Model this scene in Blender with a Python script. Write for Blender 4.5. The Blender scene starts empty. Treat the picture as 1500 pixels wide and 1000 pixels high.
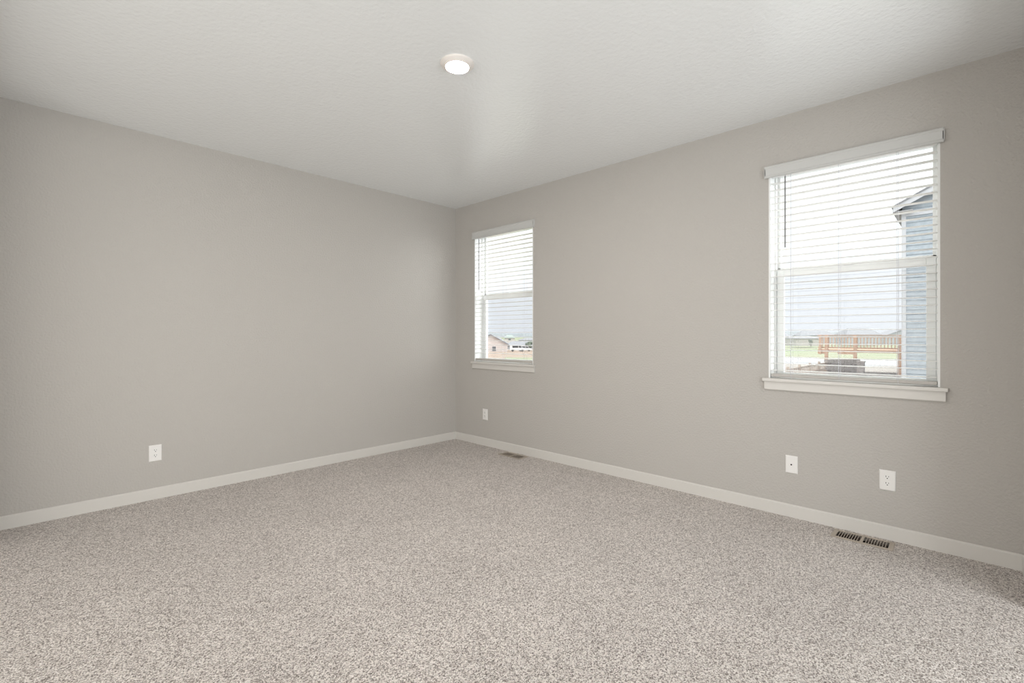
import bpy, bmesh, math, random
from math import sin, cos, tan, atan, radians, pi
from mathutils import Vector, Matrix
random.seed(7)
S = bpy.context.scene
C = S.collection

# ------------------------------------------------------------------ camera, sky, light, exposure
A = radians(43.75)                     # view direction, counter-clockwise from +X
FPX = 700.0
H = 2.74                               # ceiling height
CX, CY, CZ = -3.6474, -4.4202, 1.2358
camd = bpy.data.cameras.new('camera'); cam = bpy.data.objects.new('camera', camd); C.objects.link(cam)
camd.sensor_width = 36; camd.lens = FPX / 1500 * 36
camd.shift_y = -9 / 1500
camd.clip_start = 0.02; camd.clip_end = 3000
cam.location = (CX, CY, CZ)
cam.rotation_euler = (pi / 2, 0, A - pi / 2)
S.camera = cam
S.view_settings.view_transform = 'Standard'
S.view_settings.look = 'None'
S.view_settings.exposure = 0.03
S.view_settings.gamma = 1.0
S.view_settings.use_curve_mapping = False

K_BACK, K_FRONT, K_LAMP, K_SKY = 103, 93, 600, 6.2
K_GLOW = 1.3
w = bpy.data.worlds.new('overcast'); S.world = w; w.use_nodes = True
nt = w.node_tree; nt.nodes.clear()
wo = nt.nodes.new('ShaderNodeOutputWorld'); bg = nt.nodes.new('ShaderNodeBackground')
tc = nt.nodes.new('ShaderNodeTexCoord'); sx = nt.nodes.new('ShaderNodeSeparateXYZ')
cr = nt.nodes.new('ShaderNodeValToRGB')
nt.links.new(tc.outputs['Generated'], sx.inputs[0]); nt.links.new(sx.outputs['Z'], cr.inputs[0])
# the hidden sun brightens a broad patch of the cloud low to the right of what the windows show
SUN = (cos(radians(-54))*cos(radians(20)), sin(radians(-54))*cos(radians(20)), sin(radians(20)))
dp = nt.nodes.new('ShaderNodeVectorMath'); dp.operation = 'DOT_PRODUCT'; dp.inputs[1].default_value = SUN
cl = nt.nodes.new('ShaderNodeMath'); cl.operation = 'MAXIMUM'; cl.inputs[1].default_value = 0
pw = nt.nodes.new('ShaderNodeMath'); pw.operation = 'POWER'; pw.inputs[1].default_value = 8
gm = nt.nodes.new('ShaderNodeMath'); gm.operation = 'MULTIPLY'; gm.inputs[1].default_value = K_GLOW
gc = nt.nodes.new('ShaderNodeMix'); gc.data_type = 'RGBA'; gc.blend_type = 'ADD'; gc.inputs['Factor'].default_value = 1
nt.links.new(tc.outputs['Generated'], dp.inputs[0]); nt.links.new(dp.outputs['Value'], cl.inputs[0]); nt.links.new(cl.outputs[0], pw.inputs[0]); nt.links.new(pw.outputs[0], gm.inputs[0])
nt.links.new(cr.outputs[0], gc.inputs['A']); nt.links.new(gm.outputs[0], gc.inputs['B'])
nt.links.new(gc.outputs['Result'], bg.inputs[0]); nt.links.new(bg.outputs[0], wo.inputs[0])
e = cr.color_ramp.elements
e[0].position = 0.0; e[0].color = (0.165, 0.169, 0.182, 1)
e[1].position = 1.0; e[1].color = (0.75, 0.75, 0.75, 1)
for p, c in ((0.11, (0.176, 0.179, 0.188, 1)), (0.17, (0.205, 0.207, 0.210, 1)), (0.38, (0.24, 0.241, 0.243, 1)), (0.50, (0.55, 0.553, 0.556, 1))):
    q = e.new(p); q.color = c
bg.inputs[1].default_value = K_SKY       # overcast sky, brighter towards the zenith

def area(name, loc, rot, sx_, sy_, power, col):
    d = bpy.data.lights.new(name, 'AREA'); d.shape = 'RECTANGLE'; d.size = sx_; d.size_y = sy_
    d.energy = power; d.color = col
    o = bpy.data.objects.new(name, d); C.objects.link(o); o.location = loc; o.rotation_euler = rot
    return o
# added fill lights, shining in through made-up wide openings behind the camera
area('fill_light_back', (-5.85, -3.30, 1.25), (0, -pi / 2 - radians(5), 0), 2.3, 4.0, K_BACK, (1.0, 0.985, 0.95))
area('fill_light_front', (-2.15, -6.55, 1.25), (pi / 2 + radians(5), 0, 0), 3.3, 2.3, K_FRONT, (0.96, 1.0, 1.03))

# ------------------------------------------------------------------ materials
MATS = {}
def lk(t, a, b): t.links.new(a, b)
def mat(name, col, rough=0.6, spec=0.5, metal=0.0, bump=None, var=None):
    """bump = (scale, strength, distance, detail); var = (scale, second colour, ramp lo, ramp hi)"""
    if name in MATS: return MATS[name]
    m = bpy.data.materials.new(name); m.use_nodes = True; t = m.node_tree
    b = t.nodes['Principled BSDF']
    b.inputs['Base Color'].default_value = (*col, 1); b.inputs['Roughness'].default_value = rough
    b.inputs['Specular IOR Level'].default_value = spec; b.inputs['Metallic'].default_value = metal
    co = t.nodes.new('ShaderNodeTexCoord')
    if var:
        n = t.nodes.new('ShaderNodeTexNoise'); n.inputs['Scale'].default_value = var[0]; n.inputs['Detail'].default_value = 4
        r = t.nodes.new('ShaderNodeValToRGB')
        r.color_ramp.elements[0].position = var[2]; r.color_ramp.elements[1].position = var[3]
        r.color_ramp.elements[0].color = (*col, 1); r.color_ramp.elements[1].color = (*var[1], 1)
        lk(t, co.outputs['Object'], n.inputs['Vector']); lk(t, n.outputs['Fac'], r.inputs[0]); lk(t, r.outputs[0], b.inputs['Base Color'])
    if bump:
        n = t.nodes.new('ShaderNodeTexNoise'); n.inputs['Scale'].default_value = bump[0]; n.inputs['Detail'].default_value = bump[3]
        bp = t.nodes.new('ShaderNodeBump'); bp.inputs['Strength'].default_value = bump[1]; bp.inputs['Distance'].default_value = bump[2]
        lk(t, co.outputs['Object'], n.inputs['Vector']); lk(t, n.outputs['Fac'], bp.inputs['Height']); lk(t, bp.outputs[0], b.inputs['Normal'])
    MATS[name] = m
    return m

WALL = mat('greige_wall_paint', (0.485, 0.463, 0.434), 0.8, 0.2, bump=(75, 0.9, 0.005, 2))
CEIL = mat('white_ceiling_paint', (0.85, 0.868, 0.872), 0.20, 1.0, bump=(48, 0.6, 0.005, 3))
TRIM = mat('white_trim_paint', (0.635, 0.615, 0.58), 0.35, 0.5, bump=(20, 0.05, 0.001, 1))
VINYL = mat('white_vinyl', (0.80, 0.81, 0.80), 0.35, 0.5, bump=(12, 0.03, 0.001, 1))
SLAT = mat('white_blind_slat', (0.80, 0.79, 0.77), 0.4, 0.5, bump=(30, 0.04, 0.001, 1))
RAIL = mat('warm_grey_bottom_rail', (0.50, 0.475, 0.445), 0.45, 0.4, bump=(30, 0.04, 0.001, 1))
VAL = mat('white_valance', (0.57, 0.57, 0.555), 0.4, 0.5, bump=(30, 0.04, 0.001, 1))
CORD = mat('white_cord', (0.62, 0.63, 0.68), 0.8, 0.1, bump=(400, 0.1, 0.001, 1))
WAND = mat('grey_wand_plastic', (0.24, 0.24, 0.24), 0.3, 0.5, bump=(40, 0.02, 0.001, 1))
PLATE = mat('white_plate_plastic', (0.80, 0.785, 0.765), 0.3, 0.5, bump=(15, 0.02, 0.001, 1))
SOCK = mat('white_socket_plastic', (0.84, 0.83, 0.81), 0.25, 0.5, bump=(15, 0.02, 0.001, 1))
DARK = mat('dark_slot', (0.02, 0.018, 0.016), 0.8, 0.1, bump=(15, 0.02, 0.001, 1))
REG = mat('taupe_register_metal', (0.40, 0.345, 0.285), 0.4, 0.5, bump=(60, 0.05, 0.001, 1))
LOUV = mat('brown_register_louver', (0.11, 0.08, 0.06), 0.5, 0.4, bump=(60, 0.05, 0.001, 1))
DUCT = mat('dark_duct_metal', (0.02, 0.016, 0.012), 0.6, 0.3, bump=(60, 0.05, 0.001, 1))
LTRIM = mat('white_lamp_trim', (0.80, 0.76, 0.72), 0.4, 0.4, bump=(15, 0.02, 0.001, 1))

# carpet: flecked twisted pile
def carpet():
    m = bpy.data.materials.new('flecked_beige_carpet'); m.use_nodes = True; t = m.node_tree; N = t.nodes.new
    b = t.nodes['Principled BSDF']; b.inputs['Roughness'].default_value = 0.95; b.inputs['Specular IOR Level'].default_value = 0.1
    b.inputs['Sheen Weight'].default_value = 0.30; b.inputs['Sheen Roughness'].default_value = 0.6; b.inputs['Sheen Tint'].default_value = (1, 0.96, 0.93, 1)
    co = N('ShaderNodeTexCoord')
    wn = N('ShaderNodeTexNoise'); wn.inputs['Scale'].default_value = 60; wn.inputs['Detail'].default_value = 3
    lk(t, co.outputs['Object'], wn.inputs['Vector'])
    mx = N('ShaderNodeVectorMath'); mx.operation = 'MULTIPLY_ADD'; mx.inputs[1].default_value = (0.012,) * 3
    lk(t, wn.outputs['Color'], mx.inputs[0]); lk(t, co.outputs['Object'], mx.inputs[2])
    v = N('ShaderNodeTexVoronoi'); v.inputs['Scale'].default_value = 170; lk(t, mx.outputs[0], v.inputs['Vector'])
    n2 = N('ShaderNodeTexNoise'); n2.inputs['Scale'].default_value = 200; n2.inputs['Detail'].default_value = 2; n2.inputs['Roughness'].default_value = 0.6
    lk(t, co.outputs['Object'], n2.inputs['Vector'])
    # tuft colour
    r = N('ShaderNodeValToRGB'); E = r.color_ramp.elements
    E[0].position = 0.0; E[0].color = (0.36, 0.31, 0.28, 1); E[1].position = 1.0; E[1].color = (0.93, 0.88, 0.84, 1)
    q = E.new(0.22); q.color = (0.64, 0.58, 0.54, 1); q = E.new(0.5); q.color = (0.80, 0.735, 0.685, 1)
    sp = N('ShaderNodeSeparateColor'); lk(t, v.outputs['Color'], sp.inputs[0]); lk(t, sp.outputs[0], r.inputs[0])
    r2 = N('ShaderNodeValToRGB'); r2.color_ramp.elements[0].position = 0.37; r2.color_ramp.elements[0].color = (0.15, 0.125, 0.105, 1)  # dark specks: yarn flecks plus painted shade in the gaps between tufts
    r2.color_ramp.elements[1].position = 0.51; r2.color_ramp.elements[1].color = (1, 1, 1, 1)
    lk(t, n2.outputs['Fac'], r2.inputs[0])
    mm = N('ShaderNodeMix'); mm.data_type = 'RGBA'; mm.blend_type = 'MULTIPLY'; mm.inputs['Factor'].default_value = 1.0
    lk(t, r.outputs[0], mm.inputs['A']); lk(t, r2.outputs[0], mm.inputs['B'])
    # broad tonal drift of the pile
    n3 = N('ShaderNodeTexNoise'); n3.inputs['Scale'].default_value = 2.2; n3.inputs['Detail'].default_value = 3
    lk(t, co.outputs['Object'], n3.inputs['Vector'])
    mr = N('ShaderNodeMapRange'); mr.inputs['From Min'].default_value = 0.3; mr.inputs['From Max'].default_value = 0.7
    mr.inputs['To Min'].default_value = 0.95; mr.inputs['To Max'].default_value = 1.04
    lk(t, n3.outputs['Fac'], mr.inputs['Value'])
    sc = N('ShaderNodeVectorMath'); sc.operation = 'SCALE'; lk(t, mm.outputs['Result'], sc.inputs[0]); lk(t, mr.outputs[0], sc.inputs['Scale'])
    lk(t, sc.outputs[0], b.inputs['Base Color'])
    hs = N('ShaderNodeMath'); hs.operation = 'SUBTRACT'; lk(t, n2.outputs['Fac'], hs.inputs[0])
    dd = N('ShaderNodeMath'); dd.operation = 'MULTIPLY'; dd.inputs[1].default_value = 60; lk(t, v.outputs['Distance'], dd.inputs[0])
    lk(t, v.outputs['Distance'], hs.inputs[1])
    bp = N('ShaderNodeBump'); bp.inputs['Strength'].default_value = 0.8; bp.inputs['Distance'].default_value = 0.008
    lk(t, hs.outputs[0], bp.inputs['Height']); lk(t, bp.outputs[0], b.inputs['Normal'])
    return m
CARPET = carpet()

def glass():
    m = bpy.data.materials.new('window_glass'); m.use_nodes = True; t = m.node_tree; t.nodes.clear(); N = t.nodes.new
    o = N('ShaderNodeOutputMaterial'); mx = N('ShaderNodeMixShader'); tr = N('ShaderNodeBsdfTransparent'); g = N('ShaderNodeBsdfGlossy')
    tr.inputs[0].default_value = (0.97, 0.985, 0.98, 1); g.inputs['Roughness'].default_value = 0.0
    lw = N('ShaderNodeLayerWeight'); lw.inputs[0].default_value = 0.5
    p5 = N('ShaderNodeMath'); p5.operation = 'POWER'; p5.inputs[1].default_value = 5; lk(t, lw.outputs['Facing'], p5.inputs[0])
    f = N('ShaderNodeMath'); f.operation = 'MULTIPLY_ADD'; f.inputs[1].default_value = 0.7; f.inputs[2].default_value = 0.02; lk(t, p5.outputs[0], f.inputs[0])
    lk(t, f.outputs[0], mx.inputs[0]); lk(t, tr.outputs[0], mx.inputs[1]); lk(t, g.outputs[0], mx.inputs[2]); lk(t, mx.outputs[0], o.inputs[0])
    return m
GLASS = glass()
def screen():
    m = bpy.data.materials.new('insect_screen_mesh'); m.use_nodes = True; t = m.node_tree; t.nodes.clear(); N = t.nodes.new
    o = N('ShaderNodeOutputMaterial'); mx = N('ShaderNodeMixShader'); tr = N('ShaderNodeBsdfTransparent'); g = N('ShaderNodeBsdfDiffuse')
    g.inputs[0].default_value = (0.30, 0.31, 0.36, 1); mx.inputs[0].default_value = 0.14
    lk(t, tr.outputs[0], mx.inputs[1]); lk(t, g.outputs[0], mx.inputs[2]); lk(t, mx.outputs[0], o.inputs[0])
    return m
SCREEN = screen()
def emit(name, col, s):
    m = bpy.data.materials.new(name); m.use_nodes = True; t = m.node_tree; t.nodes.clear()
    o = t.nodes.new('ShaderNodeOutputMaterial'); e_ = t.nodes.new('ShaderNodeEmission')
    e_.inputs[0].default_value = (*col, 1); e_.inputs[1].default_value = s; lk(t, e_.outputs[0], o.inputs[0]); return m
LENS = emit('glowing_lamp_lens', (1.0, 0.95, 0.90), K_LAMP)

# ------------------------------------------------------------------ mesh helpers
def box(bm, a, b):
    x0, x1 = sorted((a[0], b[0])); y0, y1 = sorted((a[1], b[1])); z0, z1 = sorted((a[2], b[2]))
    v = [bm.verts.new(p) for p in ((x0,y0,z0),(x1,y0,z0),(x1,y1,z0),(x0,y1,z0),(x0,y0,z1),(x1,y0,z1),(x1,y1,z1),(x0,y1,z1))]
    for f in ((0,3,2,1),(4,5,6,7),(0,1,5,4),(1,2,6,5),(2,3,7,6),(3,0,4,7)): bm.faces.new([v[i] for i in f])
    return v
def prism(bm, pts, vec):
    """extrude a closed 3-D polygon along vec"""
    n = len(pts); vec = Vector(vec)
    a = [bm.verts.new(p) for p in pts]; b = [bm.verts.new(Vector(p) + vec) for p in pts]
    bm.faces.new(a); bm.faces.new(b[::-1])
    for i in range(n): bm.faces.new((a[i], b[i], b[(i+1) % n], a[(i+1) % n]))
def tube(bm, p, q, r, n=10, r2=None):
    p = Vector(p); q = Vector(q); d = (q - p).normalized()
    u = d.orthogonal().normalized(); v = d.cross(u); r2 = r if r2 is None else r2
    a = [bm.verts.new(p + (u*cos(2*pi*i/n) + v*sin(2*pi*i/n))*r) for i in range(n)]
    b = [bm.verts.new(q + (u*cos(2*pi*i/n) + v*sin(2*pi*i/n))*r2) for i in range(n)]
    bm.faces.new(a[::-1]); bm.faces.new(b)
    for i in range(n): bm.faces.new((a[i], a[(i+1) % n], b[(i+1) % n], b[i]))
def lathe(bm, c, prof, n=64, close=True):
    rings = []
    for r, z in prof:
        rings.append([bm.verts.new((c[0]+r*cos(2*pi*i/n), c[1]+r*sin(2*pi*i/n), c[2]+z)) for i in range(n)] if r > 1e-6 else [bm.verts.new((c[0], c[1], c[2]+z))])
    for a, b in zip(rings, rings[1:]):
        for i in range(n):
            j = (i+1) % n
            if len(a) == 1: bm.faces.new((a[0], b[i], b[j]))
            elif len(b) == 1: bm.faces.new((a[i], b[0], a[j]))
            else: bm.faces.new((a[i], b[i], b[j], a[j]))
def build(name, bm, m, parent=None, bevel=0, smooth=False, loc=None):
    bmesh.ops.recalc_face_normals(bm, faces=bm.faces)
    me = bpy.data.meshes.new(name)
    if loc is not None: bmesh.ops.translate(bm, verts=bm.verts, vec=-Vector(loc))
    bm.to_mesh(me); bm.free()
    ms = m if isinstance(m, (list, tuple)) else [m]
    for x in ms: me.materials.append(x)
    if smooth:
        for p in me.polygons: p.use_smooth = True
    o = bpy.data.objects.new(name, me); C.objects.link(o)
    if loc is not None: o.location = loc
    if parent:
        o.parent = parent; o.location = Vector(o.location) - parent.location
    if bevel:
        md = o.modifiers.new('bevel', 'BEVEL'); md.width = bevel; md.segments = 2; md.limit_method = 'ANGLE'; md.angle_limit = radians(40)
    return o
def B(): return bmesh.new()
def boxes(name, lst, m, parent=None, bevel=0):
    bm = B()
    for a, b in lst: box(bm, a, b)
    return build(name, bm, m, parent, bevel)
def thing(name, loc, label=None, cat=None, group=None, kind=None):
    o = bpy.data.objects.new(name, None); C.objects.link(o); o.location = loc; o.empty_display_size = 0.1
    return tag(o, label, cat, group, kind)
def tag(o, label=None, cat=None, group=None, kind=None):
    if label: o['label'] = label
    if cat: o['category'] = cat
    if group: o['group'] = group
    if kind: o['kind'] = kind
    return o
def holed(x_const, y0, y1, z0, z1, thick, holes, axis='x'):
    """slab with rectangular holes (a0,a1,b0,b1), tiled by a grid"""
    ys = sorted({y0, y1, *[h[0] for h in holes], *[h[1] for h in holes]})
    zs = sorted({z0, z1, *[h[2] for h in holes], *[h[3] for h in holes]})
    bm = B()
    inh = lambda a, b: any(h[0] < a < h[1] and h[2] < b < h[3] for h in holes)
    cells = {(i, j) for i in range(len(ys)-1) for j in range(len(zs)-1) if not inh((ys[i]+ys[i+1])/2, (zs[j]+zs[j+1])/2)}
    def P(a, b, t):
        return {'x': (x_const + t*thick, a, b), 'y': (a, x_const + t*thick, b), 'z': (a, b, x_const + t*thick)}[axis]
    cache = {}
    def V(a, b, t):
        k = (a, b, t)
        if k not in cache: cache[k] = bm.verts.new(P(a, b, t))
        return cache[k]
    for i, j in cells:
        a0, a1, b0, b1 = ys[i], ys[i+1], zs[j], zs[j+1]
        for t in (0, 1): bm.faces.new((V(a0,b0,t), V(a1,b0,t), V(a1,b1,t), V(a0,b1,t)))
        for (di, dj, p, q) in ((-1,0,(a0,b0),(a0,b1)), (1,0,(a1,b0),(a1,b1)), (0,-1,(a0,b0),(a1,b0)), (0,1,(a0,b1),(a1,b1))):
            if (i+di, j+dj) not in cells: bm.faces.new((V(*p,0), V(*q,0), V(*q,1), V(*p,1)))
    return bm
def P(u, depth, z):
    """world point seen in image column u at a given depth and height"""
    lat = (u-750)/FPX*depth
    return Vector((CX + depth*cos(A) + lat*sin(A), CY + depth*sin(A) - lat*cos(A), z))

# ------------------------------------------------------------------ room shell
XB, YN = -3.92, -4.632                  # wall behind the camera, wall beside the camera
WT = 0.18
W1 = (-1.226, -0.335); W2 = (-4.300, -3.408); ZS, ZT = 0.930, 2.400
V1 = (-0.178, -0.062, -1.185, -0.925); V2 = (-0.178, -0.062, -4.085, -3.825)    # duct openings in the floor (x0,x1,y0,y1)
FZ = 0.008
tag(build('floor', holed(FZ, XB, 0.0, YN, 0.0, -0.10, [V1, V2], 'z'), CARPET), kind='structure')
tag(boxes('ceiling', [((XB-.15, YN-.15, H), (WT, .15, H+.15))], CEIL), kind='structure')
tag(boxes('wall_left', [((XB-.15, 0, -.1), (WT, .15, H))], WALL), kind='structure')
tag(build('wall_right', holed(0.0, YN, 0.0, -.1, H, WT, [(W1[0], W1[1], ZS, ZT), (W2[0], W2[1], ZS, ZT)]), WALL), kind='structure')
tag(build('wall_front', holed(YN, XB-.15, WT, -.1, H, -.15, [(-3.80, -0.5, .0, 2.5)], 'y'), WALL), kind='structure')  # unseen wide opening, added to let the fill light in
tag(build('wall_back', holed(XB, YN, 0.0, -.1, H, -.15, [(-4.5, -0.5, .0, 2.5)]), WALL), kind='structure')  # this wide opening is made up too, for the other fill light

# unseen shells added round the fill lights, roofed to keep the sky out
def shell(name, x0, x1, y0, y1, open_side):
    t = .12; parts = [((x0-t, y0-t, -.1), (x1+t, y1+t, 0)), ((x0-t, y0-t, H), (x1+t, y1+t, H+.12))]
    if open_side != 'x1': parts.append(((x1, y0-t, 0), (x1+t, y1+t, H)))
    if open_side != 'y1': parts.append(((x0-t, y1, 0), (x1+t, y1+t, H)))
    parts += [((x0-t, y0-t, 0), (x0, y1+t, H)), ((x0, y0-t, 0), (x1+t, y0, H))]
    tag(boxes(name, parts, WALL), kind='structure')
shell('sky_block_shell_back', -6.0, XB-.15-.12, -5.45, -.3, 'x1')
shell('sky_block_shell_front', -3.85, -.3, -6.7, YN-.15-.12, 'y1')

BT, BH = 0.014, 0.092
def baseboard(name, pts, vec):
    bm = B(); prism(bm, pts, vec); tag(build(name, bm, TRIM), kind='structure')
g = 0.007
baseboard('baseboard_left', [(XB, 0, FZ), (XB, -BT, FZ), (XB, -BT, BH-g), (XB, -BT+g, BH), (XB, 0, BH)], (-XB, 0, 0))
baseboard('baseboard_right', [(0, -BT, FZ), (-BT, -BT, FZ), (-BT, -BT, BH-g), (-BT+g, -BT, BH), (0, -BT, BH)], (0, YN+BT, 0))
baseboard('baseboard_front', [(-.5, YN, FZ), (-.5, YN+BT, FZ), (-.5, YN+BT, BH-g), (-.5, YN+BT-g, BH), (-.5, YN, BH)], (.5-BT, 0, 0))

# ------------------------------------------------------------------ windows
def window(name, y0, y1, label):
    o = thing(name, (0, (y0+y1)/2, ZS), label, kind='structure')
    L = 0.010
    zs = ZS + 0.010
    # white jamb lining of the recess
    boxes('jamb_lining', [((0, y0, zs), (.105, y0+L, ZT)), ((0, y1-L, zs), (.105, y1, ZT)), ((0, y0+L, ZT-L), (.105, y1-L, ZT))], VINYL, o)
    # stool with horns and apron
    boxes('window_sill', [((-.032, y0-.034, ZS-.012), (.0, y1+.034, ZS+.010)), ((.0, y0, ZS-.0), (.105, y1, ZS+.010))], TRIM, o, .003)
    bm = B()
    prism(bm, [(0, y0-.024, ZS-.012), (-.016, y0-.024, ZS-.012), (-.016, y0-.024, ZS-.066), (-.012, y0-.024, ZS-.071), (0, y0-.024, ZS-.071)], (0, y1-y0+.048, 0))
    build('apron', bm, TRIM, o)
    # vinyl frame
    f = .038; x0, x1 = .105, .178
    boxes('window_frame', [((x0, y0, ZS), (x1, y0+.02, ZT)), ((x0, y1-.02, ZS), (x1, y1, ZT)),
                           ((x0, y0+.02, ZT-f), (x1, y1-.02, ZT)), ((x0, y0+.02, ZS), (x1, y1-.02, ZS+.022)),
                           ((.145, y0+.02, 1.70), (x1, y0+f, ZT-f)), ((.145, y1-f, 1.70), (x1, y1-.02, ZT-f)),
                           ((.145, y0+.02, 1.680), (x1, y1-.02, 1.716))], VINYL, o, .002)
    boxes('upper_pane', [((.158, y0+f, 1.716), (.162, y1-f, ZT-f))], GLASS, o)
    s0, s1 = .116, .144; a, b = y0+.022, y1-.022; zb, zt = ZS+.022, 1.694
    ls = boxes('lower_sash', [((s0, a, zb), (s1, a+.044, zt)), ((s0, b-.044, zb), (s1, b, zt)),
                         ((s0, a+.044, zb), (s1, b-.044, .976)), ((s0, a+.044, 1.650), (s1, b-.044, zt))], VINYL, o, .002)
    bm = B(); box(bm, (.128, a+.044, .976), (.132, b-.044, 1.650)); pn = build('pane', bm, GLASS, None); pn.parent = ls
    c = (y0+y1)/2
    bm = B(); box(bm, (.112, c-.03, 1.694), (.136, c+.03, 1.700)); tube(bm, (.124, c, 1.700), (.124, c, 1.708), .011, 16); box(bm, (.105, c-.004, 1.700), (.124, c+.022, 1.707))
    lc = build('sash_lock', bm, VINYL, None); lc.parent = ls
    boxes('insect_screen', [((.1745, y0+.02, ZS+.022), (.1755, y1-.02, 1.68))], SCREEN, o)
    boxes('screen_frame', [((.170, y0+.02, ZS+.022), (.1785, y0+.034, 1.68)), ((.170, y1-.034, ZS+.022), (.1785, y1-.02, 1.68)),
                           ((.170, y0+.034, ZS+.022), (.1785, y1-.034, ZS+.036)), ((.170, y0+.034, 1.666), (.1785, y1-.034, 1.68))], VINYL, o)
    return o
window('window_1', *W1, 'tall white vinyl sash window nearest the corner')
window('window_2', *W2, 'tall white vinyl sash window at the right')

# ------------------------------------------------------------------ blinds
def blind(y0, y1, z_first, pitch, n, rail, wand_y, wand_z, ladders, label):
    o = thing('window_blind', (0.03, (y0+y1)/2, rail[0]), label, 'window blind', 'open horizontal slat blinds in the two windows')
    e0, e1 = y0-.015, y1+.020
    # moulded valance: profile swept along the opening, with short returns
    xf = -.024
    prof = [(-.002, 2.409), (xf+.004, 2.409), (xf, 2.404), (xf, 2.396), (xf+.004, 2.390), (xf+.004, 2.345), (xf, 2.338), (xf, 2.331), (xf+.004, 2.327), (xf+.010, 2.327), (xf+.010, 2.400), (-.002, 2.400)]
    bm = B(); prism(bm, [(x, e0, z) for x, z in prof], (0, e1-e0, 0))
    box(bm, (xf+.004, e0-.004, 2.331), (-.001, e0+.004, 2.405)); box(bm, (xf+.004, e1-.004, 2.331), (-.001, e1+.004, 2.405))
    build('valance', bm, VAL, o)
    a, b = y0+.0125, y1-.0125
    boxes('headrail', [((.004, a, 2.338), (.056, b, 2.384))], SLAT, o, .002)
    # one gently crowned slat, copied down the ladders
    bm = B(); m_ = 6; xs = [.005 + .05*i/m_ for i in range(m_+1)]
    top = [(x, .0022*(1-((x-.03)/.025)**2)+.0013) for x in xs]; bot = [(x, z-.0026) for x, z in top]
    prism(bm, [(x, a, z) for x, z in top + bot[::-1]], (0, b-a, 0))
    first = build('slat', bm, SLAT, o, loc=(0, 0, 0)); first.location = Vector((0, 0, z_first)) - o.location
    for i in range(1, n):
        c = first.copy(); C.objects.link(c); c.parent = o; c.location = Vector((0, 0, z_first - i*pitch)) - o.location
    boxes('bottom_rail', [((.006, a, rail[0]), (.054, b, rail[1]))], RAIL, o, .003)
    for ly in ladders:
        bm = B()
        for xx in (.0035, .0565): tube(bm, (xx, ly, rail[0]), (xx, ly, 2.34), .0008, 5)
        tube(bm, (.03, ly+.008, rail[0]+.01), (.03, ly+.008, 2.34), .0008, 5)
        build('ladder_cord', bm, CORD, o)
        bm = B(); tube(bm, (.016, ly, rail[0]-.005), (.016, ly, rail[0]+.001), .006, 12); build('rail_button', bm, SLAT, o)
    bm = B(); tube(bm, (-.004, wand_y, wand_z), (-.004, wand_y, 2.322), .0048, 6); tube(bm, (-.004, wand_y, 2.322), (.006, wand_y, 2.345), .0015, 6)
    build('tilt_wand', bm, WAND, o)
    return o
blind(*W1, 2.281, .0461, 28, (.952, .976), -.415, 1.745, (-.475, -.785, -1.09), 'narrower looking white slat blind in the window nearest the corner')
blind(*W2, 2.290, .0463, 29, (.950, .970), -3.512, 1.835, (-3.545, -3.818, -4.112), 'large white slat blind in the right-hand window beside the blue house')

# ------------------------------------------------------------------ wall plates
def frame_on(wall, c, z):
    """returns map (a across to the viewer's right, b up, d out of the wall) -> world"""
    if wall == 'left': return lambda a, b, d: Vector((c + a, -d, z + b))
    return lambda a, b, d: Vector((-d, c - a, z + b))
def fbox(bm, M, a0, a1, b0, b1, d0, d1):
    p = M(a0, b0, d0); q = M(a1, b1, d1); box(bm, p, q)
def plate_base(M, W, Hh, hole=None):
    bm = B(); w_, h_ = W/2, Hh/2; i = .004
    back = [M(x, y, .0002) for x, y in ((-w_,-h_),(w_,-h_),(w_,h_),(-w_,h_))]
    mid = [M(x, y, .003) for x, y in ((-w_,-h_),(w_,-h_),(w_,h_),(-w_,h_))]
    fr = [M(x, y, .0065) for x, y in ((-w_+i,-h_+i),(w_-i,-h_+i),(w_-i,h_-i),(-w_+i,h_-i))]
    vb, vm, vf = [[bm.verts.new(p) for p in s] for s in (back, mid, fr)]
    bm.faces.new(vb); bm.faces.new(vf)
    for s, t in ((vb, vm), (vm, vf)):
        for k in range(4): bm.faces.new((s[k], s[(k+1)%4], t[(k+1)%4], t[k]))
    return bm
def outlet(wall, c, z, label):
    M = frame_on(wall, c, z)
    o = thing('wall_outlet', M(0, 0, 0), label, 'wall outlet', 'white duplex wall outlets')
    build('cover_plate', plate_base(M, .079, .121), PLATE, o, .0008)
    for s in (1, -1):
        bm = B(); n = 24; cz = s*.0195
        pts = []
        for k in range(n):
            t = 2*pi*k/n; pts.append(M(.0165*cos(t), cz + max(-.0135, min(.0135, .0165*sin(t))), .0060))
        prism(bm, pts, M(0, 0, .0022) - M(0, 0, 0))
        sk = build('socket', bm, SOCK, o)
        bm = B()
        fbox(bm, M, -.0078, -.0050, cz+.0005, cz+.0095, .0080, .0085); fbox(bm, M, .0052, .0076, cz+.0015, cz+.0085, .0080, .0085)
        d0 = M(0, cz-.0065, .0080); tube(bm, d0, M(0, cz-.0065, .0085), .0030, 12)
        h = build('socket_slots', bm, DARK, None); h.parent = sk; h.location = -o.location; sk_loc = sk.location.copy(); h.location = Vector((0, 0, 0))
    bm = B(); tube(bm, M(0, 0, .006), M(0, 0, .0075), .003, 12); build('screw', bm, PLATE, o)
    return o
outlet('left', -2.907, .352, 'white duplex outlet low on the left wall')
outlet('right', -4.063, .362, 'white duplex outlet on the window wall nearest the right edge')
outlet('right', -.517, .354, 'white duplex outlet on the window wall nearest the room corner, below the far window')
M = frame_on('right', -3.550, .362)
o = thing('cable_plate', M(0, 0, 0), 'white blank cable plate with one dark centre hole, left of the right outlet', 'wall plate')
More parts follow.
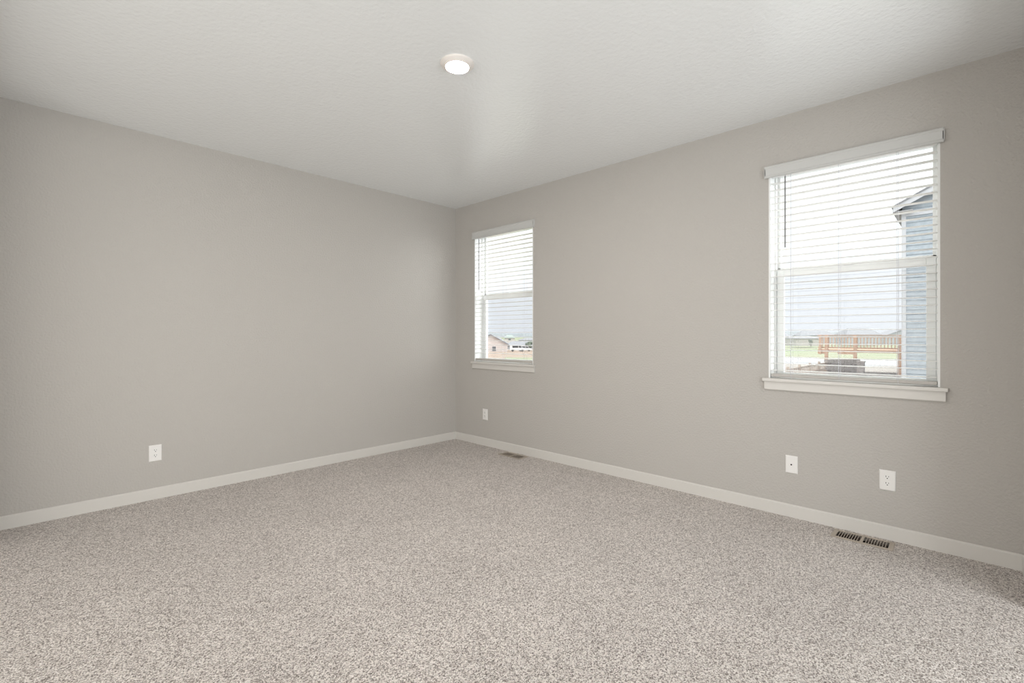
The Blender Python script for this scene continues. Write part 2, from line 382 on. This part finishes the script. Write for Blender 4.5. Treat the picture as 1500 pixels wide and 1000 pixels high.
build('cover_plate', plate_base(M, .074, .119), PLATE, o, .0008)
bm = B(); tube(bm, M(0, 0, .006), M(0, 0, .0085), .0062, 6); nut = build('cable_jack', bm, SOCK, o)
bm = B(); tube(bm, M(0, 0, .0083), M(0, 0, .0089), .0052, 14); build('jack_hole', bm, DARK, o)
for s in (1, -1):
    bm = B(); tube(bm, M(0, s*.042, .006), M(0, s*.042, .0072), .0026, 12); build('screw', bm, PLATE, o)

# ------------------------------------------------------------------ floor registers
def register(v, label):
    x0, x1, y0, y1 = v; fx, fy = .013, .020; cx, cy = (x0+x1)/2, (y0+y1)/2
    o = thing('floor_register', (cx, cy, FZ), label, 'floor vent', 'taupe metal floor registers along the window wall')
    z0, z1 = FZ+.0005, FZ+.006
    ix0, ix1, iy0, iy1 = x0+.006, x1-.006, y0+.004, y1-.004
    boxes('register_frame', [((x0-fx, y0-fy, z0), (ix0, y1+fy, z1)), ((ix1, y0-fy, z0), (x1+fx, y1+fy, z1)),
                             ((ix0, y0-fy, z0), (ix1, iy0, z1)), ((ix0, iy1, z0), (ix1, y1+fy, z1)),
                             ((ix0, cy-.008, z0), (ix1, cy+.008, z1))], REG, o, .002)
    n = 9
    for s, (a, b) in ((1, (cy+.008, iy1)), (-1, (iy0, cy-.008))):
        bm = B(); st = (b-a)/n
        for k in range(1, n):
            y = a + k*st; box(bm, (ix0, y-.0016, z1-.0020), (ix1, y+.0016, z1-.001))
        build('grille_bars', bm, REG, o)
        bm = B()
        for k in range(1, n):   # angled vanes below the bars
            y = a + k*st; t = -s*.012
            prism(bm, [(ix0, y-.0008-t*.4, z0-.0005), (ix0, y+.0008-t*.4, z0-.0005), (ix0, y+.0008+t*.4, z0-.017), (ix0, y-.0008+t*.4, z0-.017)], (ix1-ix0, 0, 0))
        build('louver_bank', bm, LOUV, o)
    e = .0006; zb = FZ-.095
    boxes('duct_boot', [((x0+e, y0+e, zb), (x0+.002, y1-e, FZ-.022)), ((x1-.002, y0+e, zb), (x1-e, y1-e, FZ-.022)),
                        ((x0+.002, y0+e, zb), (x1-.002, y0+.002, FZ-.022)), ((x0+.002, y1-.002, zb), (x1-.002, y1-e, FZ-.022)),
                        ((x0+e, y0+e, zb-.004), (x1-e, y1-e, zb))], DUCT, o)
register(V1, 'far taupe metal floor register under the corner window')
register(V2, 'near taupe metal floor register with dark slots under the right window')

# ------------------------------------------------------------------ ceiling disc light
lx, ly = -1.946, -2.372
o = thing('ceiling_light', (lx, ly, H), 'round white disc ceiling light, switched on, warm glowing lens', 'ceiling light')
bm = B(); lathe(bm, (lx, ly, H), [(0, -.0002), (.093, -.0002), (.093, -.004), (.091, -.008), (.068, -.0225), (.0635, -.0225), (.0625, -.019), (0, -.019)])
build('light_trim', bm, LTRIM, o, smooth=False)
bm = B(); lathe(bm, (lx, ly, H), [(0, -.0245), (.035, -.0240), (.058, -.0225), (.0622, -.0200), (0, -.0195)])
build('lens', bm, LENS, o, smooth=True)

# ================================================================== outside
SID = mat('blue_grey_siding', (0.313, 0.356, 0.391), 0.75, 0.2, bump=(9, 0.6, 0.01, 6), var=(6, (0.383, 0.422, 0.456), .35, .65))
EXTW = mat('white_exterior_trim', (0.507, 0.517, 0.537), 0.6, 0.3, bump=(15, 0.1, 0.002, 2))
SOFF = mat('soffit_panel', (0.378, 0.378, 0.378), 0.7, 0.2, bump=(15, 0.1, 0.002, 2))
ROOF = mat('grey_shingles', (0.218, 0.223, 0.237), 0.9, 0.1, bump=(18, 0.5, 0.01, 3), var=(8, (0.273, 0.273, 0.283), .4, .6))
ROOFL = mat('pale_grey_shingles', (0.223, 0.229, 0.244), 0.9, 0.1, bump=(4, 0.3, 0.01, 3), var=(1.5, (0.254, 0.254, 0.267), .4, .6))
ROOFG = mat('green_grey_shingles', (0.244, 0.292, 0.273), 0.9, 0.1, bump=(4, 0.3, 0.01, 3), var=(1.5, (0.292, 0.332, 0.312), .4, .6))
CEDAR = mat('orange_cedar', (0.524, 0.308, 0.192), 0.75, 0.2, bump=(30, 0.3, 0.004, 4), var=(4, (0.592, 0.374, 0.251), .35, .65))
PINE = mat('pale_fence_wood', (0.495, 0.405, 0.338), 0.8, 0.2, bump=(30, 0.3, 0.004, 4), var=(4, (0.405, 0.315, 0.247), .35, .65))
BLOCK = mat('grey_retaining_block', (0.260, 0.221, 0.202), 0.9, 0.1, bump=(25, 0.6, 0.01, 4), var=(8, (0.364, 0.319, 0.293), .35, .65))
SOIL = mat('pale_soil', (0.270, 0.246, 0.223), 0.95, 0.1, bump=(1.2, 0.8, 0.1, 6), var=(.6, (0.223, 0.203, 0.181), .4, .6))
TAN = mat('reddish_bare_earth', (0.283, 0.210, 0.168), 0.95, 0.1, bump=(.6, 0.5, 0.1, 4), var=(.15, (0.262, 0.216, 0.168), .4, .6))
GRASS = mat('pale_grass', (0.181, 0.223, 0.135), 0.95, 0.1, bump=(1, 0.5, 0.1, 4), var=(.06, (0.249, 0.244, 0.168), .4, .62))
ROAD = mat('pale_concrete_road', (0.257, 0.257, 0.262), 0.9, 0.2, bump=(5, 0.3, 0.01, 4), var=(.5, (0.283, 0.277, 0.270), .4, .6))
HILL = mat('hazy_hill', (0.482, 0.503, 0.555), 1.0, 0.0, bump=(.02, 0.3, 1, 4), var=(.01, (0.440, 0.468, 0.526), .4, .6))  # distance haze is painted into this pale blue-grey colour
HWALL = {'cream': mat('cream_siding', (0.410, 0.390, 0.360), .8, .2, bump=(3, .2, .01, 2)),
         'grey': mat('light_grey_siding', (0.341, 0.351, 0.367), .8, .2, bump=(3, .2, .01, 2)),
         'rose': mat('dusty_rose_siding', (0.60, 0.53, 0.50), .8, .2, bump=(3, .2, .01, 2)),
         'green': mat('sage_siding', (0.351, 0.360, 0.321), .8, .2, bump=(3, .2, .01, 2))}
PANE = mat('dark_house_pane', (0.025, 0.030, 0.035), .1, .5, bump=(3, .02, .01, 1))
VAN = mat('white_vehicle_paint', (0.72, 0.73, 0.74), .3, .5, bump=(3, .02, .01, 1))
TYRE = mat('black_tyre', (0.025, 0.025, 0.025), .8, .2, bump=(30, .1, .01, 1))
LEAF = mat('grey_green_leaves', (0.100, 0.125, 0.095), .9, .1, bump=(3, .6, .1, 3), var=(2, (0.130, 0.145, 0.110), .4, .6))
BARK = mat('brown_bark', (0.100, 0.075, 0.060), .9, .1, bump=(20, .5, .01, 3))

def gz(d):
    if d < 26: return -.95 - .25*(1 - d/26)
    if d < 160: return -.95 - .0246*(d-26)
    return -4.25
# ground: polar grid round the camera foot, real fields by where they lie
bm = B()
us = [-200 + 20*i for i in range(106)]
ds = [6.5, 9, 12, 16, 20, 24, 28, 33, 39, 43, 47, 54, 62, 72, 80, 86, 98, 115, 135, 160, 200, 260, 330, 430, 600, 900, 1400]
grid = [[bm.verts.new(P(u, d, gz(d))) for u in us] for d in ds]
for i in range(len(ds)-1):
    for j in range(len(us)-1):
        f = bm.faces.new((grid[i][j], grid[i][j+1], grid[i+1][j+1], grid[i+1][j]))
        u = (us[j]+us[j+1])/2; d = (ds[i]+ds[i+1])/2
        mi = 0
        if u < 900: mi = 2 if (d < 75 and u > 740) or d > 200 else 1
        elif u < 1210: mi = 3 if 43 < d < 72 else (2 if d > 72 else 0)
        else: mi = 3 if 36 < d < 62 else (2 if d > 62 else 0)
        f.material_index = mi
tag(build('ground', bm, [SOIL, TAN, GRASS, ROAD]), kind='structure')

# hills on the horizon
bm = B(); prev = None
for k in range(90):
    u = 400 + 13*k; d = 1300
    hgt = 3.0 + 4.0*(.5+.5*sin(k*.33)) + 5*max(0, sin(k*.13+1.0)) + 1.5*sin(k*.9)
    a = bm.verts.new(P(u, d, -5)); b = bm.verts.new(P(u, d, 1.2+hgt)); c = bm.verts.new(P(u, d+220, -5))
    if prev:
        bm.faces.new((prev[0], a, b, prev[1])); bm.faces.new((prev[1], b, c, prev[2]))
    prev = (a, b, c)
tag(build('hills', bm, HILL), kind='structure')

# ---- neighbouring house with lap siding
hw = P(1322, 20, 0); HX, HY = hw.x, hw.y
o = thing('house', (HX, HY, -1.1), 'blue-grey lap-sided house with white corner board and gable, right of the right window', 'house')
EZ, PITCH, HALF, DEEP = 6.60, .52, 5.2, 12.0
ridge_y = HY - HALF; rz = EZ + PITCH*(HALF+.28)
boxes('house_core', [((HX+.03, HY-2*HALF+.03, -1.6), (HX+DEEP, HY-.03, EZ))], HWALL['grey'], o)
bm = B(); lap = .19; z = -1.5
while z < rz-.2:
    zt = z+lap
    if z < EZ-.1: ya, yb = HY, HY-2*HALF; yc, yd = ya, yb
    else:
        ya = HY+.28-(z-EZ+.1)/PITCH; yb = 2*ridge_y-ya; yc = HY+.28-(zt-EZ+.1)/PITCH; yd = 2*ridge_y-yc
        if yc-yd < .05: break
    v = [(HX-.024, ya, z), (HX-.024, yb, z), (HX-.004, yd, zt), (HX-.004, yc, zt)]
    q = [bm.verts.new(p) for p in v]; r = [bm.verts.new((HX+.03, p[1], p[2])) for p in v]
    bm.faces.new(q); bm.faces.new(r[::-1])
    for k in range(4): bm.faces.new((q[k], q[(k+1)%4], r[(k+1)%4], r[k]))
    z = zt
# side wall towards the deck
z = -1.5
while z < EZ-.1:
    box(bm, (HX, HY-.03, z), (HX+DEEP, HY+.015, z+lap-.012)); z += lap
build('lap_siding', bm, SID, o)
boxes('corner_board', [((HX-.045, HY-.12, -1.5), (HX+.02, HY+.03, EZ-.15)), ((HX+.02, HY, -1.5), (HX+.12, HY+.03, EZ-.15))], EXTW, o)
boxes('belt_board', [((HX-.05, HY-2*HALF, EZ-.42), (HX-.002, HY, EZ-.20))], EXTW, o)
FR = .32; ey = HY+.28
bm = B()
for s in (1, -1):                                   # rake boards under the roof edge
    yy = (lambda t: t) if s == 1 else (lambda t: 2*ridge_y-t)
    prism(bm, [(HX-FR, yy(ey), EZ-.02), (HX-FR, yy(ey), EZ-.24), (HX-FR, ridge_y, rz-.24), (HX-FR, ridge_y, rz-.02)], (.04, 0, 0))
build('rake_board', bm, EXTW, o)
bm = B()
for s in (1, -1):
    yy = (lambda t: t) if s == 1 else (lambda t: 2*ridge_y-t)
    prism(bm, [(HX-FR-.04, yy(ey+.05), EZ-.045), (HX-FR-.04, yy(ey+.05), EZ+.01), (HX-FR-.04, ridge_y, rz+.03), (HX-FR-.04, ridge_y, rz-.02)], (DEEP+2*FR, 0, 0))
build('roof', bm, ROOF, o)
boxes('eave_soffit', [((HX-FR+.04, HY+.03, EZ-.24), (HX+DEEP+FR, ey, EZ-.20)), ((HX-FR+.04, ey, EZ-.24), (HX+DEEP+FR, ey+.02, EZ-.05)),
                      ((HX-FR+.04, HY-.35, EZ-.24), (HX-.05, HY+.03, EZ-.20))], SOFF, o)

# ---- cedar deck on posts
dk = P(1322, 26.2, 0); DX = dk.x; dz = .40
y_l = CY + (DX-CX)*tan(A - atan((1198-750)/FPX)); y_r = HY+.05
o = thing('wooden_deck', (DX, (y_l+y_r)/2, gz(30)), 'raised orange cedar deck with baluster railing, seen through the right window', 'deck')
boxes('deck_floor', [((DX-.02, y_r, dz-.16), (DX+3.2, y_l, dz))], CEDAR, o, .005)
boxes('top_rail', [((DX-.05, y_r, 1.22), (DX+.09, y_l+.03, 1.26)), ((DX, y_r, 1.10), (DX+.04, y_l, 1.18))], CEDAR, o)
boxes('bottom_rail', [((DX, y_r, dz+.06), (DX+.04, y_l, dz+.14))], CEDAR, o)
for uu in (1202, 1211, 1253, 1318):
    yy = CY + (DX-CX)*tan(A - atan((uu-750)/FPX)); wd = .06 if uu == 1202 else .085
    boxes('post', [((DX-.14, yy-wd, gz(30)-.3 if uu != 1202 else dz-.3), (DX-.02, yy+wd, 1.22))], CEDAR, o)
n = int((y_l-y_r-.1)/.155)
bm = B(); box(bm, (-.02, -.024, dz+.10), (.02, .024, 1.14))
b0 = build('baluster', bm, CEDAR, o)
for k in range(n):
    b = b0 if k == 0 else b0.copy()
    if k: C.objects.link(b); b.parent = o
    b.location = Vector((DX-.03, y_r+.12+k*.155, 0)) - o.location
for ya_, yb_ in ((y_l-1.9, y_l-1.0), (y_l-.5, y_l)): boxes('joist', [((DX-.02, ya_, dz-.27), (DX+.06, yb_, dz-.155))], CEDAR, o)

# ---- stacked block retaining wall below the deck
p0, p1 = P(1212, 27.5, 0), P(1266, 27.5, 0); rr = (p1-p0); L_ = rr.length; rr.normalize(); nn = Vector((-rr.y, rr.x, 0))
o = thing('retaining_wall', tuple(P(1240, 27.5, gz(27.5)-.2)), 'dark grey stacked block retaining wall below the cedar deck', 'retaining wall')
bm = B()
for row in range(5):
    zz = gz(27.5)-.15 + row*.2; bw = .38; k = 0; st = .19*(row % 2)
    s0_ = st - (5-row)*.0
    while s0_ + bw < L_:
        a = p0 + rr*(s0_+.008); b = p0 + rr*(s0_+bw-.012)
        pts = [Vector((a.x, a.y, zz)), Vector((b.x, b.y, zz)), Vector((b.x, b.y, zz+.185)), Vector((a.x, a.y, zz+.185))]
        prism(bm, pts, nn*.3); s0_ += bw
build('stone_blocks', bm, BLOCK, o)
bm = B(); pe = P(1261, 26.6, 0); box(bm, (pe.x-.16, pe.y-.16, gz(27)-.2), (pe.x+.16, pe.y+.16, gz(27)+.72)); box(bm, (pe.x-.19, pe.y-.19, gz(27)+.72), (pe.x+.19, pe.y+.19, gz(27)+.78))
tag(build('block_pillar', bm, BLOCK), 'short dark square block pillar at the right end of the retaining wall', 'pillar')

# ---- low rail fence in the yard
f0, f1 = P(1135, 21.0, 0), P(1212, 28.0, 0)
o = thing('rail_fence', tuple((f0+f1)/2 + Vector((0, 0, gz(24)))), 'low pale wooden rail fence in the yard left of the deck', 'fence')
dv = (f1-f0); fl = dv.length; dv.normalize(); nv = Vector((-dv.y, dv.x, 0))*.04; npost = 6
def beam(bm, a, b, hz, hw_):
    a = Vector(a); b = Vector(b); s = (b-a).normalized().cross(Vector((0, 0, 1))).normalized()*hw_; zz = Vector((0, 0, hz))
    prism(bm, [a-s-zz, a+s-zz, a+s+zz, a-s+zz], b-a)
for k in range(npost):
    q = f0 + dv*fl*k/(npost-1); dd = 21+7*k/(npost-1)
    boxes('post', [((q.x-.05, q.y-.05, gz(dd)-.2), (q.x+.05, q.y+.05, gz(dd)+.75))], PINE, o)
for hh in (.30, .62):
    bm = B(); beam(bm, (f0.x, f0.y, gz(21)+hh), (f1.x, f1.y, gz(28)+hh), .045, .02); build('rail', bm, PINE, o)
for k in range(26):
    q = f0 + dv*fl*(k+.5)/26; dd = 21+7*(k+.5)/26; q = q + nv
    boxes('picket', [((q.x-.012, q.y-.03, gz(dd)), (q.x+.012, q.y+.03, gz(dd)+.6))], PINE, o)

# ---- distant houses
def far_house(u0, u1, depth, base, eave, ridge, kind, wallm, roofm, label, wins=(), overhang=.5):
    """gable or hip house facing the room; base/eave/ridge are heights in metres"""
    a, b = P(u0, depth, 0), P(u1, depth, 0); r = (b-a); L = r.length; r.normalize(); n = Vector((-r.y, r.x, 0))
    if n.dot(P(u0, depth+10, 0)-a) < 0: n = -n
    o = thing('house', tuple((a+b)/2 + Vector((0, 0, base))), label, 'house', 'houses across the field')
    D = 9.0
    def W(s, t, z): return a + r*s + n*t + Vector((0, 0, z))
    bm = B(); prism(bm, [W(0,0,base-.5), W(L,0,base-.5), W(L,0,eave), W(0,0,eave)], n*D)
    if kind == 'gable': prism(bm, [W(0,0,eave), W(L,0,eave), W(L/2,0,ridge-.15)], n*D)
    build('house_wall', bm, wallm, o)
    bm = B(); h = overhang
    if kind == 'gable':
        sl = (ridge-eave)/(L/2)
        for s in (1, -1):
            e_ = L/2 + s*(L/2+h)
            prism(bm, [W(e_, -h, eave-sl*h-.1), W(L/2, -h, ridge-.1), W(L/2, -h, ridge+.25), W(e_, -h, eave-sl*h+.25)], n*(D+2*h))
    else:
        base4 = [W(-h,-h,eave), W(L+h,-h,eave), W(L+h,D+h,eave), W(-h,D+h,eave)]
        k = min(L*.28, 4.0)
        v = [bm.verts.new(p) for p in base4] + [bm.verts.new(W(k, D/2, ridge)), bm.verts.new(W(L-k, D/2, ridge))]
        for f in ((0,1,5,4),(1,2,5),(2,3,4,5),(3,0,4),(0,3,2,1)): bm.faces.new([v[i] for i in f])
    build('roof', bm, roofm, o)
    for (wu0, wu1, z0, z1) in wins:
        s0 = (wu0-u0)/(u1-u0)*L; s1 = (wu1-u0)/(u1-u0)*L
        bm = B(); prism(bm, [W(s0-.12,-.06,z0-.12), W(s1+.12,-.06,z0-.12), W(s1+.12,-.06,z1+.12), W(s0-.12,-.06,z1+.12)], n*.08)
        fr = build('window', bm, EXTW, o)
        bm = B(); mid = (s0+s1)/2
        for (p, q) in ((s0, mid-.06), (mid+.06, s1)): prism(bm, [W(p,-.08,z0), W(q,-.08,z0), W(q,-.08,z1), W(p,-.08,z1)], n*.04)
        pn = build('window_pane', bm, PANE, None); pn.parent = fr
        pn.location = (0, 0, 0)
    return o
px = lambda row, d: CZ - (row-491)/FPX*d
D1 = 158
far_house(694, 743, D1, px(515, D1), px(503.5, D1), px(490, D1), 'gable', HWALL['rose'], ROOFL, 'gabled house with a white framed double window, left in the corner window', [(721.5, 726, px(513.5, D1), px(507.5, D1))])
far_house(738, 800, 190, px(511, 190), px(506, 190), px(499, 190), 'hip', HWALL['grey'], ROOFL, 'long low grey house beyond the gabled house', [(762, 768, px(510.5, 190), px(508, 190))])
far_house(712, 738, 235, px(507, 235), px(500, 235), px(493, 235), 'hip', HWALL['cream'], ROOF, 'grey roofed house peeping over the gabled house', [])
far_house(739, 754, 250, px(506, 250), px(494.6, 250), px(490.3, 250), 'hip', HWALL['rose'], ROOFG, 'tall house with a green-grey hipped roof', [(745, 748, px(498, 250), px(496, 250))])
far_house(760, 812, 280, px(505, 280), px(498, 280), px(494.5, 280), 'hip', HWALL['green'], ROOFL, 'sage sided house farthest right in the corner window', [])
far_house(1166, 1204, 210, px(505, 210), px(495.5, 210), px(491.5, 210), 'hip', HWALL['cream'], ROOFL, 'low cream house left of the cedar deck', [(1185, 1189, px(500, 210), px(497.5, 210))])
far_house(1130, 1160, 260, px(504, 260), px(493, 260), px(485.5, 260), 'hip', HWALL['cream'], ROOFL, 'house with a pale grey hip roof at the left edge of the right window', [])
far_house(1172, 1226, 330, px(502, 330), px(491, 330), px(484.5, 330), 'hip', HWALL['grey'], ROOFL, 'wide grey roofed house on the horizon behind the low cream house', [])
far_house(1240, 1292, 240, px(504, 240), px(490, 240), px(480, 240), 'hip', HWALL['grey'], ROOFL, 'tallest distant grey hip roofed house behind the deck railing', [])
far_house(1298, 1345, 300, px(503, 300), px(491, 300), px(483, 300), 'gable', HWALL['grey'], ROOFL, 'distant gabled house just left of the blue-grey house', [])

# ---- light coloured vehicle in front of the long house
def van(u, depth, label):
    c = P(u, depth, px(514.6, depth)); o = thing('parked_van', tuple(c), label, 'van')
    r = Vector((sin(A), -cos(A), 0)); n = Vector((cos(A), sin(A), 0))
    def W(s, t, z): return c + r*s + n*t + Vector((0, 0, z))
    bm = B(); prism(bm, [W(-2.4,-.95,.35), W(2.4,-.95,.35), W(2.4,-.95,1.0), W(1.6,-.95,1.15), W(1.1,-.95,1.95), W(-2.3,-.95,2.0), W(-2.4,-.95,1.8)], n*1.9)
    build('van_body', bm, VAN, o)
    bm = B(); prism(bm, [W(.4,-.97,1.2), W(1.4,-.97,1.2), W(1.0,-.97,1.8), W(.4,-.97,1.8)], n*.03); prism(bm, [W(-1.6,-.97,1.2), W(.2,-.97,1.2), W(.2,-.97,1.8), W(-1.6,-.97,1.8)], n*.03)
    build('side_window', bm, PANE, o)
    for s in (-1.5, 1.5):
        bm = B(); tube(bm, W(s, -.98, .35), W(s, -.7, .35), .36, 16); build('wheel', bm, TYRE, o)
van(758, 150, 'white van parked across the field, in front of the long grey house')
van(768.5, 165, 'white van parked behind and right of the nearer one')

# ---- small tree by the cream house
def tree(u, depth, base, h, r, label):
    c = P(u, depth, base); o = thing('tree', tuple(c), label, 'tree', 'small trees across the field')
    bm = B(); tube(bm, c, c+Vector((0, 0, h*.5)), .14, 8, .08); build('trunk', bm, BARK, o)
    bm = B()
    for k in range(14):
        q = c + Vector((random.uniform(-r, r)*.7, random.uniform(-r, r)*.7, h*.62 + random.uniform(-.35, .35)*h*.7))
        bmesh.ops.create_icosphere(bm, subdivisions=2, radius=r*random.uniform(.35, .6), matrix=Matrix.Translation(q))
    for v in bm.verts: v.co += Vector((random.uniform(-1, 1), random.uniform(-1, 1), random.uniform(-1, 1)))*r*.06
    build('tree_crown', bm, LEAF, o)
tree(774, 178, px(512.5, 178), 3.2, 1.4, 'small dark tree right of the parked vans')
tree(1188, 180, px(507.6, 180), 2.6, .7, 'slim young tree in front of the low cream house')
